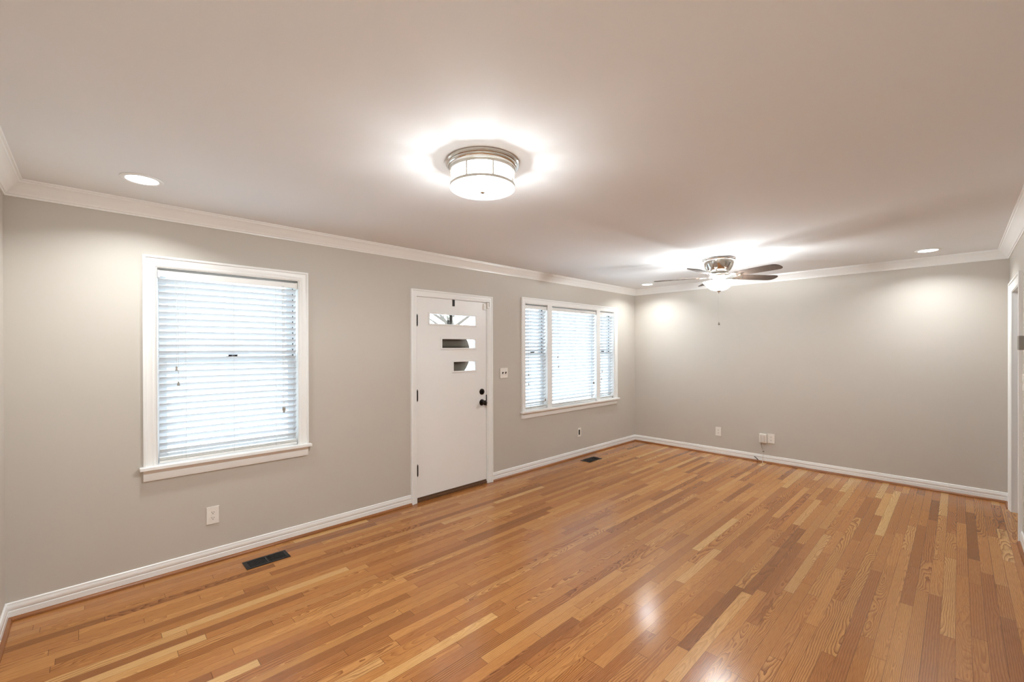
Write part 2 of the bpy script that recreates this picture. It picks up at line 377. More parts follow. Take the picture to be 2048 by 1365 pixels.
# ------------------------------------------------------------------ windows
def sash(parent, f, u0, u1, z0, z1, d0, d1, st=0.045, name='sash'):
    bm = B()
    wbox(bm, f, u0, u0+st, z0, z1, d0, d1); wbox(bm, f, u1-st, u1, z0, z1, d0, d1)
    wbox(bm, f, u0+st, u1-st, z0, z0+st, d0, d1); wbox(bm, f, u0+st, u1-st, z1-st*0.8, z1, d0, d1)
    s = obj(name, bm, m_vinyl, parent, bevel=0.003)
    bm = B(); dm = (d0+d1)/2; wbox(bm, f, u0+st, u1-st, z0+st, z1-st*0.8, dm-0.002, dm+0.002)
    obj('glass_pane', bm, m_glass, s)
    return s
def double_hung(win, u0, u1, z0, z1, meet=1.425):
    sash(win, FL, u0+0.012, u1-0.012, meet-0.02, z1-0.012, -0.125, -0.100, name='upper_sash')
    lo = sash(win, FL, u0+0.012, u1-0.012, z0+0.012, meet+0.016, -0.097, -0.070, name='lower_sash')
    uc = (u0+u1)/2
    bm = B(); wbox(bm, FL, uc-0.032, uc+0.032, meet+0.0165, meet+0.024, -0.094, -0.068); wbox(bm, FL, uc-0.010, uc+0.034, meet+0.024, meet+0.034, -0.088, -0.066)
    wlathe(bm, FL, uc-0.012, meet+0.030, [(0.011, -0.092), (0.011, -0.070)], 14)
    obj('sash_lock', bm, m_bronze, win, bevel=0.002)
    for a, b in ((u0, u0+0.0115), (u1-0.0115, u1)):     # jamb liners, dark track open above the lower sash
        bm = B(); wbox(bm, FL, a, b, z0, z1, -0.135, -0.062); obj('jamb_liner', bm, m_vinyl, win)
    bm = B(); wbox(bm, FL, u1-0.0135, u1-0.0117, meet+0.02, z1-0.01, -0.094, -0.074); obj('balance_track', bm, m_dark, win)
    bm = B(); wbox(bm, FL, u0+0.0117, u0+0.0135, meet+0.02, z1-0.01, -0.094, -0.074); obj('balance_track', bm, m_dark, win)
def window(name, tx, O, outer, stool, apron, parts):
    win = struct(empty(name, (0.5*(O[0]+O[1]), D, O[2])), tx)
    bm = B(); casing(bm, FL, outer[0], outer[1], stool[2]+0.0003, outer[2], cprof); obj('window_casing', bm, m_trim, win, smooth=True)
    bm = B()                                             # jamb boards lining the opening
    t = 0.004
    wbox(bm, FL, O[0]-0.0005, O[0]+t, O[2], O[3], -TH, 0.004); wbox(bm, FL, O[1]-t, O[1]+0.0005, O[2], O[3], -TH, 0.004)
    wbox(bm, FL, O[0]+t, O[1]-t, O[3]-t, O[3]+0.0005, -TH, 0.004)
    obj('jamb', bm, m_trim, win)
    bm = B(); wbox(bm, FL, O[0]+t, O[1]-t, O[3]-0.046, O[3]-t, -0.0985, -0.060); obj('head_light_stop', bm, m_trim, win)  # hidden strip added to keep daylight out of the gap above the headrail
    bm = B(); wbox(bm, FL, stool[0], stool[1], stool[2]-0.022, stool[2], -0.0, 0.048); wbox(bm, FL, O[0], O[1], O[2]-0.0004, stool[2], -TH-0.03, 0.001)
    obj('window_stool', bm, m_trim, win, bevel=0.006, seg=3)
    ap = [(0, apron[2]), (0.012, apron[2]), (0.014, apron[2]+0.008), (0.0155, apron[2]+0.045), (0.0145, apron[2]+0.048), (0.0175, apron[2]+0.052), (0.019, stool[2]-0.023), (0, stool[2]-0.023)]
    bm = B(); molding(bm, FL, ap, apron[0], apron[1], 0, 0); obj('window_apron', bm, m_trim, win, smooth=True)
    for p in parts:
        if p[0] == 'dh': double_hung(win, p[1], p[2], O[2]+0.006, O[3]-0.004)
        if p[0] == 'fix':
            sash(win, FL, p[1]+0.003, p[2]-0.003, O[2]+0.006, O[3]-0.006, -0.110, -0.075, st=0.035, name='fixed_sash')
        if p[0] == 'mul':
            bm = B(); wbox(bm, FL, p[1], p[2], O[2]+0.005, O[3]-0.002, -0.150, 0.004); wbox(bm, FL, p[1]-0.006, p[2]+0.006, O[2]+0.0055, O[3]+0.008, 0.0041, 0.012)
            obj('mullion', bm, m_trim, win, bevel=0.002)
    return win
window('window_1', 'double hung white window nearest the camera', W1, (0.228, 1.243, 2.110), (0.209, 1.260, 0.740), (0.228, 1.240, 0.645), [('dh', W1[0]+0.004, W1[1]-0.004)])
window('window_2', 'wide white three part window beyond the entry door', W2, (3.690, 5.775, 2.117), (3.672, 5.795, 0.740), (3.690, 5.770, 0.650),
       [('dh', W2[0]+0.004, 4.168), ('mul', 4.168, 4.244), ('fix', 4.244, 5.244), ('mul', 5.244, 5.320), ('dh', 5.320, W2[1]-0.004)])

# ------------------------------------------------------------------ blinds
def tassel(bm, u, z, d):
    x, y, zz = FL(u, z, d)
    lathe(bm, [(0.0015, zz+0.016), (0.005, zz+0.013), (0.0055, zz+0.004), (0.0075, zz-0.008), (0.0085, zz-0.012), (0.006, zz-0.014)], x, y, 12)
def blind(u0, u1, ztop, zbot, label, ladders, cords, pitch=0.0435, first=1.967, tilt=36):
    uc = (u0+u1)/2
    t = thing('window_blind', label, 'window blind', (uc, D+0.03, zbot), 'white slatted window blinds')
    bm = B(); wbox(bm, FL, u0, u1, ztop-0.040, ztop, -0.052, -0.003); obj('headrail', bm, m_blindrail, t, bevel=0.002)
    bm = B(); wbox(bm, FL, u0-0.001, u0+0.012, ztop-0.046, ztop+0.002, -0.054, -0.001); obj('bracket', bm, m_plate, t, bevel=0.0015)
    bm = B(); wbox(bm, FL, u1-0.012, u1+0.001, ztop-0.046, ztop+0.002, -0.054, -0.001); obj('bracket', bm, m_plate, t, bevel=0.0015)
    # slats: shallow curved section, room edge raised
    bm = B(); c, s = math.cos(R(tilt)), math.sin(R(tilt)); hw = 0.025; z = first; n = 0
    while z-0.03 > zbot+0.060:
        sec = []
        for k in range(7):
            a = -1+2*k/6; sec.append((a*hw, 0.0022*(1-a*a)+0.0013))
        for k in range(6, -1, -1):
            a = -1+2*k/6; sec.append((a*hw, 0.0022*(1-a*a)-0.0013))
        jit = random.uniform(-0.6, 0.6); cj, sj = math.cos(R(tilt+jit)), math.sin(R(tilt+jit))
        pts = [(-0.028+q*cj-h*sj, z-hw*s+q*sj+h*cj) for q, h in sec]   # (d, z)
        A = [bm.verts.new(FL(u0+0.006, zz, dd)) for dd, zz in pts]; Bv = [bm.verts.new(FL(u1-0.006, zz, dd)) for dd, zz in pts]
        m_ = len(pts)
        for i in range(m_): bm.faces.new((A[i], A[(i+1) % m_], Bv[(i+1) % m_], Bv[i]))
        bm.faces.new(A); bm.faces.new(Bv); z -= pitch; n += 1
    obj('slats', bm, m_slat, t, smooth=True)
    # spare slats stacked on the bottom rail
    bm = B(); k = 0
    while zbot+0.022+k*0.0062 < z-0.008 and k < 5:
        wbox(bm, FL, u0+0.006, u1-0.006, zbot+0.020+k*0.0062, zbot+0.0238+k*0.0062, -0.053+0.001*(k % 2), -0.004-0.002*(k % 3)); k += 1
    obj('stacked_slats', bm, m_blindrail, t, bevel=0.001)
    bm = B(); wbox(bm, FL, u0+0.005, u1-0.005, zbot, zbot+0.017, -0.052, -0.005); obj('bottom_rail', bm, m_blindrail, t, bevel=0.003)
    for u in ladders:
        bm = B(); tube(bm, [FL(u, zbot+0.01, -0.0035), FL(u, ztop-0.042, -0.0035)], 0.0009, 6); tube(bm, [FL(u, zbot+0.01, -0.053), FL(u, ztop-0.042, -0.053)], 0.0009, 6)
        obj('ladder_cord', bm, m_cord, t)
    for u, zz in cords:
        bm = B(); tube(bm, [FL(u-0.003, ztop-0.03, -0.001), FL(u, (ztop+zz)/2, 0.002), FL(u, zz+0.012, 0.0035)], 0.0011, 6); cd = obj('pull_cord', bm, m_cord, t)
        bm = B(); tassel(bm, u, zz, 0.0035); obj('tassel', bm, m_tassel, cd, smooth=True)
    return t
blind(0.306, 1.166, 2.020, 0.745, 'white horizontal slat blind in the single window nearest the camera', (0.453, 0.733, 1.010),
      ((0.401, 1.368), (0.411, 1.267), (1.058, 1.032), (1.070, 1.030), (1.064, 1.018)))
bl = [(3.770, 4.160, 'narrow white slat blind in the left section of the three part window', (3.864, 4.085), ((3.818, 1.178), (3.820, 1.062), (4.118, 0.850), (4.128, 0.846))),
      (4.254, 5.236, 'wide white slat blind in the middle section of the three part window', (4.42, 4.75, 5.08), ((4.369, 1.383), (4.388, 1.258), (5.165, 1.003), (5.178, 1.000))),
      (5.330, 5.697, 'narrow white slat blind in the right section of the wide window, nearest the room corner', (5.42, 5.61), ((5.384, 1.153), (5.371, 1.051), (5.655, 0.765)))]
for a, b, lb, ld, cds in bl: blind(a, b, 2.028, 0.745, lb, ld, cds)

# ------------------------------------------------------------------ entry door
door = struct(empty('door_1', (0.5*(DR[0]+DR[1]), D, 0)), 'white slab entry door with three stepped glass panes')
bm = B(); casing(bm, FL, d_u0, d_u1, 0.0005, d_z1, cprof); obj('door_casing', bm, m_trim, door, smooth=True)
bm = B(); t = 0.018
wbox(bm, FL, DR[0]-0.0005, DR[0]+t-0.003, 0.0, DR[3], -TH, 0.003); wbox(bm, FL, DR[1]-t+0.003, DR[1]+0.0005, 0, DR[3], -TH, 0.003)
wbox(bm, FL, DR[0]+t-0.003, DR[1]-t+0.003, DR[3]-t+0.006, DR[3]+0.0005, -TH, 0.003)
obj('door_jamb', bm, m_trim, door)
bm = B(); wbox(bm, FL, 2.250, 2.266, 0.041, 2.010, -0.070, -0.0545); wbox(bm, FL, 3.129, 3.145, 0.041, 2.010, -0.070, -0.0545); wbox(bm, FL, 2.266, 3.129, 1.994, 2.010, -0.070, -0.0545)  # stops added behind the slab to block daylight around its edges
obj('door_stop', bm, m_trim, door)
s0, s1, sz0, sz1 = 2.2535, 3.1415, 0.046, 2.007
lites = [(2.400, 2.988, 1.748, 1.850), (2.548, 2.986, 1.503, 1.600), (2.691, 2.985, 1.262, 1.362)]
bm = B(); wall_mesh(bm, lambda u, z, d: FL(u, z, d-0.004), [s0, s1], [sz0, sz1], lites, 0.044)
slab = obj('door_slab', bm, m_door, door)
for (a, b, c, e) in lites:
    bm = B(); fw = 0.014
    for (q0, q1, q2, q3) in ((a-fw, b+fw, e, e+fw), (a-fw, b+fw, c-fw, c), (a-fw, a, c, e), (b, b+fw, c, e)):
        wbox(bm, FL, q0, q1, q2, q3, -0.0038, 0.004)
    # thin inner stop
    wbox(bm, FL, a, b, e-0.003, e, -0.018, 0.003); wbox(bm, FL, a, b, c, c+0.003, -0.018, 0.003); wbox(bm, FL, a, a+0.003, c, e, -0.018, 0.003); wbox(bm, FL, b-0.003, b, c, e, -0.018, 0.003)
    lf = obj('lite_frame', bm, m_door, door, bevel=0.0015)
    bm = B(); wbox(bm, FL, a, b, c, e, -0.028, -0.023); obj('glass_pane', bm, m_glass, lf)
for zc in (1.775, 1.043, 0.315):
    bm = B(); x, y, _ = FL(2.2535, 0, 0.008)
    lathe(bm, [(0.0, zc-0.060), (0.004, zc-0.058), (0.005, zc-0.054), (0.0035, zc-0.050), (0.0075, zc-0.048), (0.0075, zc+0.048), (0.0035, zc+0.050), (0.005, zc+0.054), (0.004, zc+0.058), (0.0, zc+0.061)], x, y, 16)
    wbox(bm, FL, 2.250, 2.2595, zc-0.047, zc+0.047, -0.006, 0.004)
    obj('hinge', bm, m_bronze, door, smooth=True)
bm = B(); wlathe(bm, FL, 3.077, 1.023, [(0.0, -0.004), (0.033, -0.004), (0.033, 0.002), (0.029, 0.008), (0.020, 0.010), (0.0, 0.010)])
wbox(bm, FL, 3.073, 3.081, 1.010, 1.036, 0.009, 0.024); obj('deadbolt', bm, m_bronze, door, smooth=True)
bm = B(); wlathe(bm, FL, 3.077, 0.905, [(0.0, -0.004), (0.035, -0.004), (0.035, 0.001), (0.030, 0.008), (0.014, 0.012), (0.012, 0.028), (0.018, 0.034), (0.027, 0.044), (0.028, 0.053), (0.022, 0.062), (0.010, 0.066), (0.0, 0.0665)])
obj('door_knob', bm, m_bronze, door, smooth=True)
bm = B(); wbox(bm, FL, 3.137, 3.1455, 0.865, 0.985, -0.006, 0.0035); obj('strike_plate', bm, m_bronze, door)
bm = B(); wbox(bm, FL, s0-0.014, s1+0.014, 0.0, 0.026, -TH, 0.002); wbox(bm, FL, s0-0.014, s1+0.014, 0.0, 0.040, -TH, -0.010); obj('threshold', bm, m_threshold, door, bevel=0.004)
bm = B(); wbox(bm, FL, s0+0.002, s1-0.002, 0.0405, 0.0455, -0.040, -0.008); obj('door_sweep', bm, m_signbar, door)
bm = B(); wbox(bm, FL, 3.100, 3.133, 1.928, 1.996, -0.004, 0.012); obj('contact_sensor', bm, m_plate, door, bevel=0.002)
bm = B(); wbox(bm, FL, 3.139, 3.160, 1.945, 2.010, 0.003, 0.026); obj('sensor_magnet', bm, m_plate, door, bevel=0.002)
bm = B(); wbox(bm, FL, 3.128, 3.168, 2.0125, 2.0145, 0.010, 0.0235); wbox(bm, FL, 3.1655, 3.1685, 1.965, 2.0125, 0.010, 0.0215); obj('sensor_gap_line', bm, m_clip, door)  # dark strips drawn for the gap outline beside the sensor

# over-door hook and the round board hanging from it outside
bm = B()
wbox(bm, FL, 2.682, 2.712, 1.940, 2.0105, -0.0038, -0.0018)
wbox(bm, FL, 2.682, 2.712, 2.0085, 2.0105, -0.052, -0.0038)
wbox(bm, FL, 2.682, 2.712, 1.775, 2.0105, -0.0525, -0.0505)
pts = []
for k in range(9):
    a = pi*k/8; pts.append((-0.0745+0.023*math.cos(a), 1.775-0.028*math.sin(a)))
for (a, b) in zip(pts[:-1], pts[1:]):
    vv = [bm.verts.new(FL(u, z, d)) for (d, z) in (a, b) for u in (2.682, 2.712)]; bm.faces.new((vv[0], vv[1], vv[3], vv[2]))
wbox(bm, FL, 2.682, 2.712, 1.775, 1.800, -0.0980, -0.0965)
hk = obj('door_hanger', bm, m_bronze); tag(hk, 'black metal over-door hook clipped on top of the white entry door', 'hook')
sg = thing('hanging_board', 'round brown board hanging outside behind the entry door glass', 'door sign', FL(2.695, 1.45, -0.06))
bm = B(); wlathe(bm, FL, 2.690, 1.450, [(0.0, -0.062), (0.270, -0.062), (0.270, -0.076), (0.0, -0.076)], 64); obj('board', bm, m_signwood, sg)
bm = B(); wbox(bm, FL, 2.46, 2.92, 1.508, 1.528, -0.0618, -0.054); wbox(bm, FL, 2.50, 2.88, 1.345, 1.360, -0.0618, -0.054); obj('dark_strip', bm, m_signbar, sg)  # dark strips; the lower one stands in for the pane frame's shadow
bm = B(); tube(bm, [FL(2.60, 1.685, -0.066), FL(2.694, 1.752, -0.073), FL(2.79, 1.685, -0.066)], 0.003, 8); obj('hanging_cord', bm, m_signbar, sg)

# ------------------------------------------------------------------ doorway on the right wall
dw = struct(empty('door_2', (0.5*(RD[0]+RD[1]), YR, 0)), 'white cased doorway in the right wall beside the far corner')
bm = B(); casing(bm, RT, r_u0, r_u1, 0.0005, r_z1, [(a*1.2, b) for a, b in cprof]); obj('door_casing', bm, m_trim, dw, smooth=True)
bm = B(); casing(bm, lambda u, z, d: (u, YR-0.115-d, z), r_u0, r_u1, 0.0005, r_z1, [(a*1.2, b) for a, b in cprof]); obj('door_casing', bm, m_trim, dw, smooth=True)
bm = B(); t = 0.004
wbox(bm, RT, RD[0]-0.0005, RD[0]+t, 0.0003, RD[3], -0.115, 0.003); wbox(bm, RT, RD[1]-t, RD[1]+0.0005, 0.0003, RD[3], -0.115, 0.003); wbox(bm, RT, RD[0]+t, RD[1]-t, RD[3]-t, RD[3]+0.0005, -0.115, 0.003)
obj('door_jamb', bm, m_trim, dw)
bm = B(); wbox(bm, RT, RD[0]+t, RD[0]+0.016, 0.0003, RD[3]-t, -0.095, -0.050); wbox(bm, RT, RD[1]-0.016, RD[1]-t, 0.0003, RD[3]-t, -0.095, -0.050); wbox(bm, RT, RD[0]+0.016, RD[1]-0.016, RD[3]-0.016, RD[3]-t, -0.095, -0.050)
obj('door_stop', bm, m_trim, dw)

# ------------------------------------------------------------------ wall devices
def duplex(bm, f, u, z, s):
    if True:
        wlathe(bm, f, u, z+s*0.0195, [(0.0, 0.005), (0.0165, 0.005), (0.0165, 0.0072), (0.0, 0.0072)], 24)
def slots(bm, f, u, z, s):
    if True:
        zc = z+s*0.0195
        wbox(bm, f, u-0.0075, u-0.0050, zc-0.001, zc+0.0075, 0.0070, 0.0076); wbox(bm, f, u+0.0050, u+0.0075, zc-0.001, zc+0.0065, 0.0070, 0.0076)
        wlathe(bm, f, u, zc-0.0075, [(0.0, 0.0070), (0.0028, 0.0070), (0.0028, 0.0076), (0.0, 0.0076)], 10)
def outlet(f, u, z, w, h, label):
    t = thing('wall_outlet', label, 'power outlet', f(u, z-h/2, 0))
    bm = B(); wbox(bm, f, u-w/2, u+w/2, z-h/2, z+h/2, 0.0002, 0.0062); obj('cover_plate', bm, m_plate, t, bevel=0.002)
    for s in (-1, 1):
        bm = B(); duplex(bm, f, u, z, s); r = obj('receptacle', bm, m_plate, t)
        bm = B(); slots(bm, f, u, z, s); obj('slots', bm, m_slot, r)
    return t
outlet(FL, 0.600, 0.330, 0.075, 0.122, 'white duplex outlet low on the wall below the near window, by the large vent')
outlet(BK, 2.346, 0.326, 0.075, 0.122, 'white duplex outlet standing alone low on the far wall')
outlet(BK, 1.689, 0.320, 0.082, 0.124, 'white duplex outlet beside the surface mounted cable box on the far wall')
t = thing('cable_outlet', 'small white wall plate with a black rectangular opening under the three part window', 'wall plate', FL(4.829, 0.277, 0))
bm = B(); wall_mesh(bm, lambda u, z, d: FL(u, z, d+0.0062), [4.791, 4.866], [0.277, 0.397], [(4.811, 4.846, 0.300, 0.371)], 0.006); obj('cover_plate', bm, m_plate, t, bevel=0.001)
bm = B(); wbox(bm, FL, 4.811, 4.846, 0.300, 0.371, 0.0003, 0.002); obj('opening', bm, m_slot, t)
# switch by the entry door
t = thing('light_switch', 'white double switch plate with two black toggles between the entry door and the wide window', 'light switch', FL(3.405, 1.158, 0))
bm = B(); wbox(bm, FL, 3.346, 3.465, 1.158, 1.275, 0.0002, 0.0062); pl = obj('cover_plate', bm, m_plate, t, bevel=0.002)
for uu in (3.383, 3.430):
    bm = B(); wbox(bm, FL, uu-0.006, uu+0.006, 1.204, 1.229, 0.006, 0.0085)
    v = wbox(bm, FL, uu-0.004, uu+0.004, 1.212, 1.222, 0.0085, 0.020)
    for q in v[4:]: q.co.z += 0.008
    obj('toggle', bm, m_slot, t, bevel=0.001)
for uu in (3.383, 3.430):
    for zz in (1.186, 1.247): bm = B(); wlathe(bm, FL, uu, zz, [(0.0, 0.006), (0.003, 0.006), (0.0025, 0.0072), (0.0, 0.0074)], 10); obj('screw', bm, m_satin, pl)
# switch on the right wall beside the doorway
t = thing('light_switch', 'white single toggle switch on the right wall below the thermostat', 'light switch', RT(4.962, 1.172, 0))
bm = B(); wbox(bm, RT, 4.924, 5.000, 1.175, 1.297, 0.0002, 0.0065); obj('cover_plate', bm, m_plate, t, bevel=0.002)
bm = B(); wbox(bm, RT, 4.957, 4.967, 1.222, 1.250, 0.006, 0.009); v = wbox(bm, RT, 4.958, 4.966, 1.231, 1.241, 0.009, 0.021)
for q in v[4:]: q.co.z += 0.008
obj('toggle', bm, m_plate, t, bevel=0.001)
t = thing('thermostat', 'grey box thermostat on the right wall beside the doorway casing', 'thermostat', RT(4.915, 1.472, 0))
bm = B(); wbox(bm, RT, 4.862, 4.978, 1.473, 1.586, 0.0002, 0.006); obj('back_plate', bm, m_plate, t, bevel=0.001)
bm = B(); wbox(bm, RT, 4.866, 4.974, 1.477, 1.582, 0.0062, 0.034); obj('housing', bm, m_thermo, t, bevel=0.005, seg=3)
# surface cable box and cables on the far wall
t = thing('cable_junction_box', 'white surface mounted box with two vertical ribs on the far wall, left of an outlet', 'junction box', BK(1.777, 0.258, 0))
bm = B(); wbox(bm, BK, 1.7345, 1.820, 0.258, 0.372, 0.0002, 0.036); obj('housing', bm, m_plate, t, bevel=0.004)
for uu in (1.757, 1.796):
    bm = B(); wbox(bm, BK, uu-0.013, uu+0.013, 0.268, 0.352, 0.0365, 0.0395); obj('cover_panel', bm, m_cable, t, bevel=0.001)
bm = B(); tube(bm, [BK(1.784, 0.262, 0.014), BK(1.780, 0.21, 0.012), BK(1.777, 0.15, 0.010), BK(1.778, 0.105, 0.018), BK(1.780, 0.02, 0.034), BK(1.772, 0.0035, 0.060), BK(1.76, 0.0035, 0.085)], 0.0028, 8)
cb = obj('hanging_cable', bm, m_cable); tag(cb, 'thin white cable dropping from the junction box to the floor', 'cable')
bm = B(); wbox(bm, BK, 1.770, 1.786, 0.136, 0.146, 0.0002, 0.016); obj('clip', bm, m_clip, cb, bevel=0.001)
bm = B(); tube(bm, [BK(1.798, 0.262, 0.014), BK(1.800, 0.225, 0.013), BK(1.793, 0.185, 0.010), BK(1.781, 0.165, 0.0075)], 0.0018, 8)
tag(obj('short_cable', bm, m_clip), 'short grey cable end looping under the junction box', 'cable')
bm = B(); tube(bm, [BK(1.836, 0.018, 0.016), BK(1.846, 0.034, 0.024), BK(1.860, 0.050, 0.030), BK(1.878, 0.064, 0.034)], 0.0045, 8)
tag(obj('cable_stub', bm, m_cabled), 'short black cable stub sticking up at the far baseboard', 'cable')

# ------------------------------------------------------------------ floor vents
def vent(x0, x1, y0, y1, label):
    t = thing('floor_vent', label, 'floor vent', ((x0+x1)/2, (y0+y1)/2, 0), 'black floor registers')
    xm = (x0+x1)/2; fw = 0.018
    bm = B(); box(bm, x0, x1, y0, y0+fw, 0.0003, 0.005); box(bm, x0, x1, y1-fw, y1, 0.0003, 0.005); box(bm, x0, x0+fw*1.3, y0+fw, y1-fw, 0.0003, 0.005); box(bm, x1-fw*1.3, x1, y0+fw, y1-fw, 0.0003, 0.005); box(bm, xm-0.007, xm+0.007, y0+fw, y1-fw, 0.0003, 0.005)
    obj('frame', bm, m_vent, t, bevel=0.0015)
    bm = B(); n = 26
    for i in range(n):
        x = x0+fw*1.3+(i+0.5)*(x1-x0-2.6*fw)/n
        if abs(x-xm) < 0.010: continue
        box(bm, x-0.0016, x+0.0016, y0+fw, y1-fw, 0.0012, 0.0040)
    obj('louvers', bm, m_vent, t)
    bm = B(); box(bm, x0+0.01, x1-0.01, y0+0.01, y1-0.01, 0.0002, 0.0009); obj('duct_opening', bm, m_ventin, t)
vent(0.741, 1.018, 3.350, 3.484, 'black two panel floor vent on the oak floor beneath the single window')
vent(4.665, 4.955, 3.362, 3.510, 'black floor vent beneath the wide three part window, far along the wall')

# ------------------------------------------------------------------ recessed lights
def area(parent, name, loc, size, power, col=LAMP_COL, spread=180, rot=(0, 0, 0)):
    ld = bpy.data.lights.new(name, 'AREA'); ld.shape = 'DISK'; ld.size = size; ld.energy = power; ld.color = col; ld.spread = R(spread)
    o = bpy.data.objects.new(name, ld); C.objects.link(o); o.location = loc; o.rotation_euler = rot
    o.parent = parent; o.matrix_parent_inverse = parent.matrix_basis.inverted(); return o
def can(x, y, label, power=CAN_W):
    t = thing('recessed_light', label, 'ceiling light', (x, y, H), 'round recessed ceiling lights')
    bm = B(); lathe(bm, [(0.070, H-0.0005), (0.0955, H-0.0005), (0.0955, H-0.003), (0.090, H-0.006), (0.074, H-0.006), (0.070, H-0.003)], x, y, 48, cap=False)
    obj('trim_ring', bm, m_trim, t, smooth=True)
    bm = B(); lathe(bm, [(0.0, H-0.0045), (0.0715, H-0.0045), (0.0715, H-0.0008), (0.0, H-0.0008)], x, y, 48); obj('lens', bm, m_can, t)
    area(t, 'can_lamp', (x, y, H-0.009), 0.14, power, spread=140)
can(0.198, 3.142, 'glowing round recessed light in the ceiling above the near window', CAN_W*0.85)
can(5.862, 3.186, 'glowing round recessed light in the ceiling by the far left corner, behind the fan blade', CAN_W*0.8)
can(5.815, 0.205, 'glowing round recessed light in the ceiling near the doorway corner', CAN_W*0.85)

can(0.200, 0.205, 'added out-of-view recessed light overhead at the near end of the room', CAN_W*1.6)  # unseen lamp added to brighten the near floor, placed on the light grid

# ------------------------------------------------------------------ flush mount light
fx, fy = 1.425, 1.683
t = thing('flush_mount_light', 'round drum ceiling light with nickel bands and crossed wire frame', 'ceiling light', (fx, fy, H))
bm = B(); lathe(bm, [(0.0, H-0.0005), (0.186, H-0.0005), (0.187, H-0.010), (0.183, H-0.016), (0.176, H-0.017), (0.175, H-0.024), (0.171, H-0.028), (0.168, H-0.029), (0.167, H-0.038), (0.0, H-0.038)], fx, fy, 96)
obj('canopy', bm, m_nickel, t, smooth=True)
zt, zb_ = H-0.0385, 2.312
bm = B(); lathe(bm, [(0.152, zt), (0.152, zb_+0.0025)], fx, fy, 96, cap=False)
obj('glass_drum', bm, m_drum, t, smooth=True)
bm = B(); lathe(bm, [(0.1635, zb_+0.0008), (0.1635, zb_-0.003), (0.158, zb_-0.006), (0.110, zb_-0.011), (0.060, zb_-0.014), (0.0, zb_-0.016)], fx, fy, 96, cap=False)
obj('diffuser', bm, m_diff, t, smooth=True)
def band(z0, z1, r0, r1, nm):
    bm = B(); lathe(bm, [(r0, z0), (r1, z0), (r1, z1), (r0, z1), (r0, z0)], fx, fy, 96, cap=False); obj(nm, bm, m_satin, t, smooth=True)
band(H-0.052, H-0.0388, 0.158, 0.165, 'upper_band'); band(zb_+0.001, zb_+0.013, 0.158, 0.165, 'lower_band')
ph0 = 225+22.5
z_lo, z_hi = zb_+0.013, H-0.052
for k in range(8):
    a = R(ph0+45*k); bm = B(); ca, sa = math.cos(a), math.sin(a)
    v = []
    for rr, tt, zz in ((0.159, -0.0035, z_lo), (0.165, -0.0035, z_lo), (0.165, 0.0035, z_lo), (0.159, 0.0035, z_lo), (0.159, -0.0035, z_hi), (0.165, -0.0035, z_hi), (0.165, 0.0035, z_hi), (0.159, 0.0035, z_hi)):
        v.append(bm.verts.new((fx+rr*ca-tt*sa, fy+rr*sa+tt*ca, zz)))
    for q in ((0, 1, 2, 3), (4, 5, 6, 7), (0, 1, 5, 4), (1, 2, 6, 5), (2, 3, 7, 6), (3, 0, 4, 7)): bm.faces.new([v[i] for i in q])
    obj('post', bm, m_satin, t)
    bm = B()
    for sgn in (0, 1):
        pts = []
        for j in range(9):
            q = j/8; aa = R(ph0+45*k+1.5+42*q); zz = (z_lo+0.002)*(1-q)+(z_hi-0.002)*q if sgn == 0 else (z_lo+0.002)*q+(z_hi-0.002)*(1-q)
            pts.append((fx+0.162*math.cos(aa), fy+0.162*math.sin(aa), zz))
        tube(bm, pts, 0.0013, 6)
    obj('cross_brace', bm, m_satin, t)
bm = B(); lathe(bm, [(0.0, zb_-0.016), (0.013, zb_-0.017), (0.013, zb_-0.021), (0.008, zb_-0.025), (0.0, zb_-0.026)], fx, fy, 20); obj('finial', bm, m_satin, t, smooth=True)

def bulbs(parent, x, y, z, r, power, angs, soft=0.022):
    for a in angs:
        ld = bpy.data.lights.new('bulb', 'POINT'); ld.energy = power; ld.color = LAMP_COL; ld.shadow_soft_size = soft
        o = bpy.data.objects.new('bulb', ld); C.objects.link(o); o.location = (x+r*math.cos(R(a)), y+r*math.sin(R(a)), z)
        o.parent = parent; o.matrix_parent_inverse = parent.matrix_basis.inverted()
bulbs(t, fx, fy, 2.330, 0.0, FLUSH_W, (0,), 0.045)

# ------------------------------------------------------------------ ceiling fan
cx, cy = 4.75, 1.76
fan = thing('ceiling_fan', 'five blade nickel hugger ceiling fan with frosted bowl light', 'ceiling fan', (cx, cy, H))
bm = B(); lathe(bm, [(0.0, H-0.0005), (0.150, H-0.0005), (0.158, H-0.006), (0.160, H-0.014), (0.156, H-0.020), (0.150, H-0.022), (0.150, H-0.030), (0.146, H-0.052), (0.136, H-0.085), (0.120, H-0.115), (0.104, H-0.132), (0.090, H-0.142), (0.090, H-0.150), (0.0, H-0.150)], cx, cy, 64)
obj('motor_housing', bm, m_nickel, fan, smooth=True)
bm = B(); lathe(bm, [(0.0, H-0.1502), (0.078, H-0.1502), (0.088, H-0.158), (0.094, H-0.170), (0.092, H-0.186), (0.080, H-0.194), (0.0, H-0.194)], cx, cy, 48); obj('flywheel', bm, m_satin, fan, smooth=True)
bm = B(); lathe(bm, [(0.0, H-0.1942), (0.052, H-0.1942), (0.058, H-0.204), (0.056, H-0.222), (0.0, H-0.222)], cx, cy, 40); obj('switch_housing', bm, m_satin, fan, smooth=True)
zb = 2.252
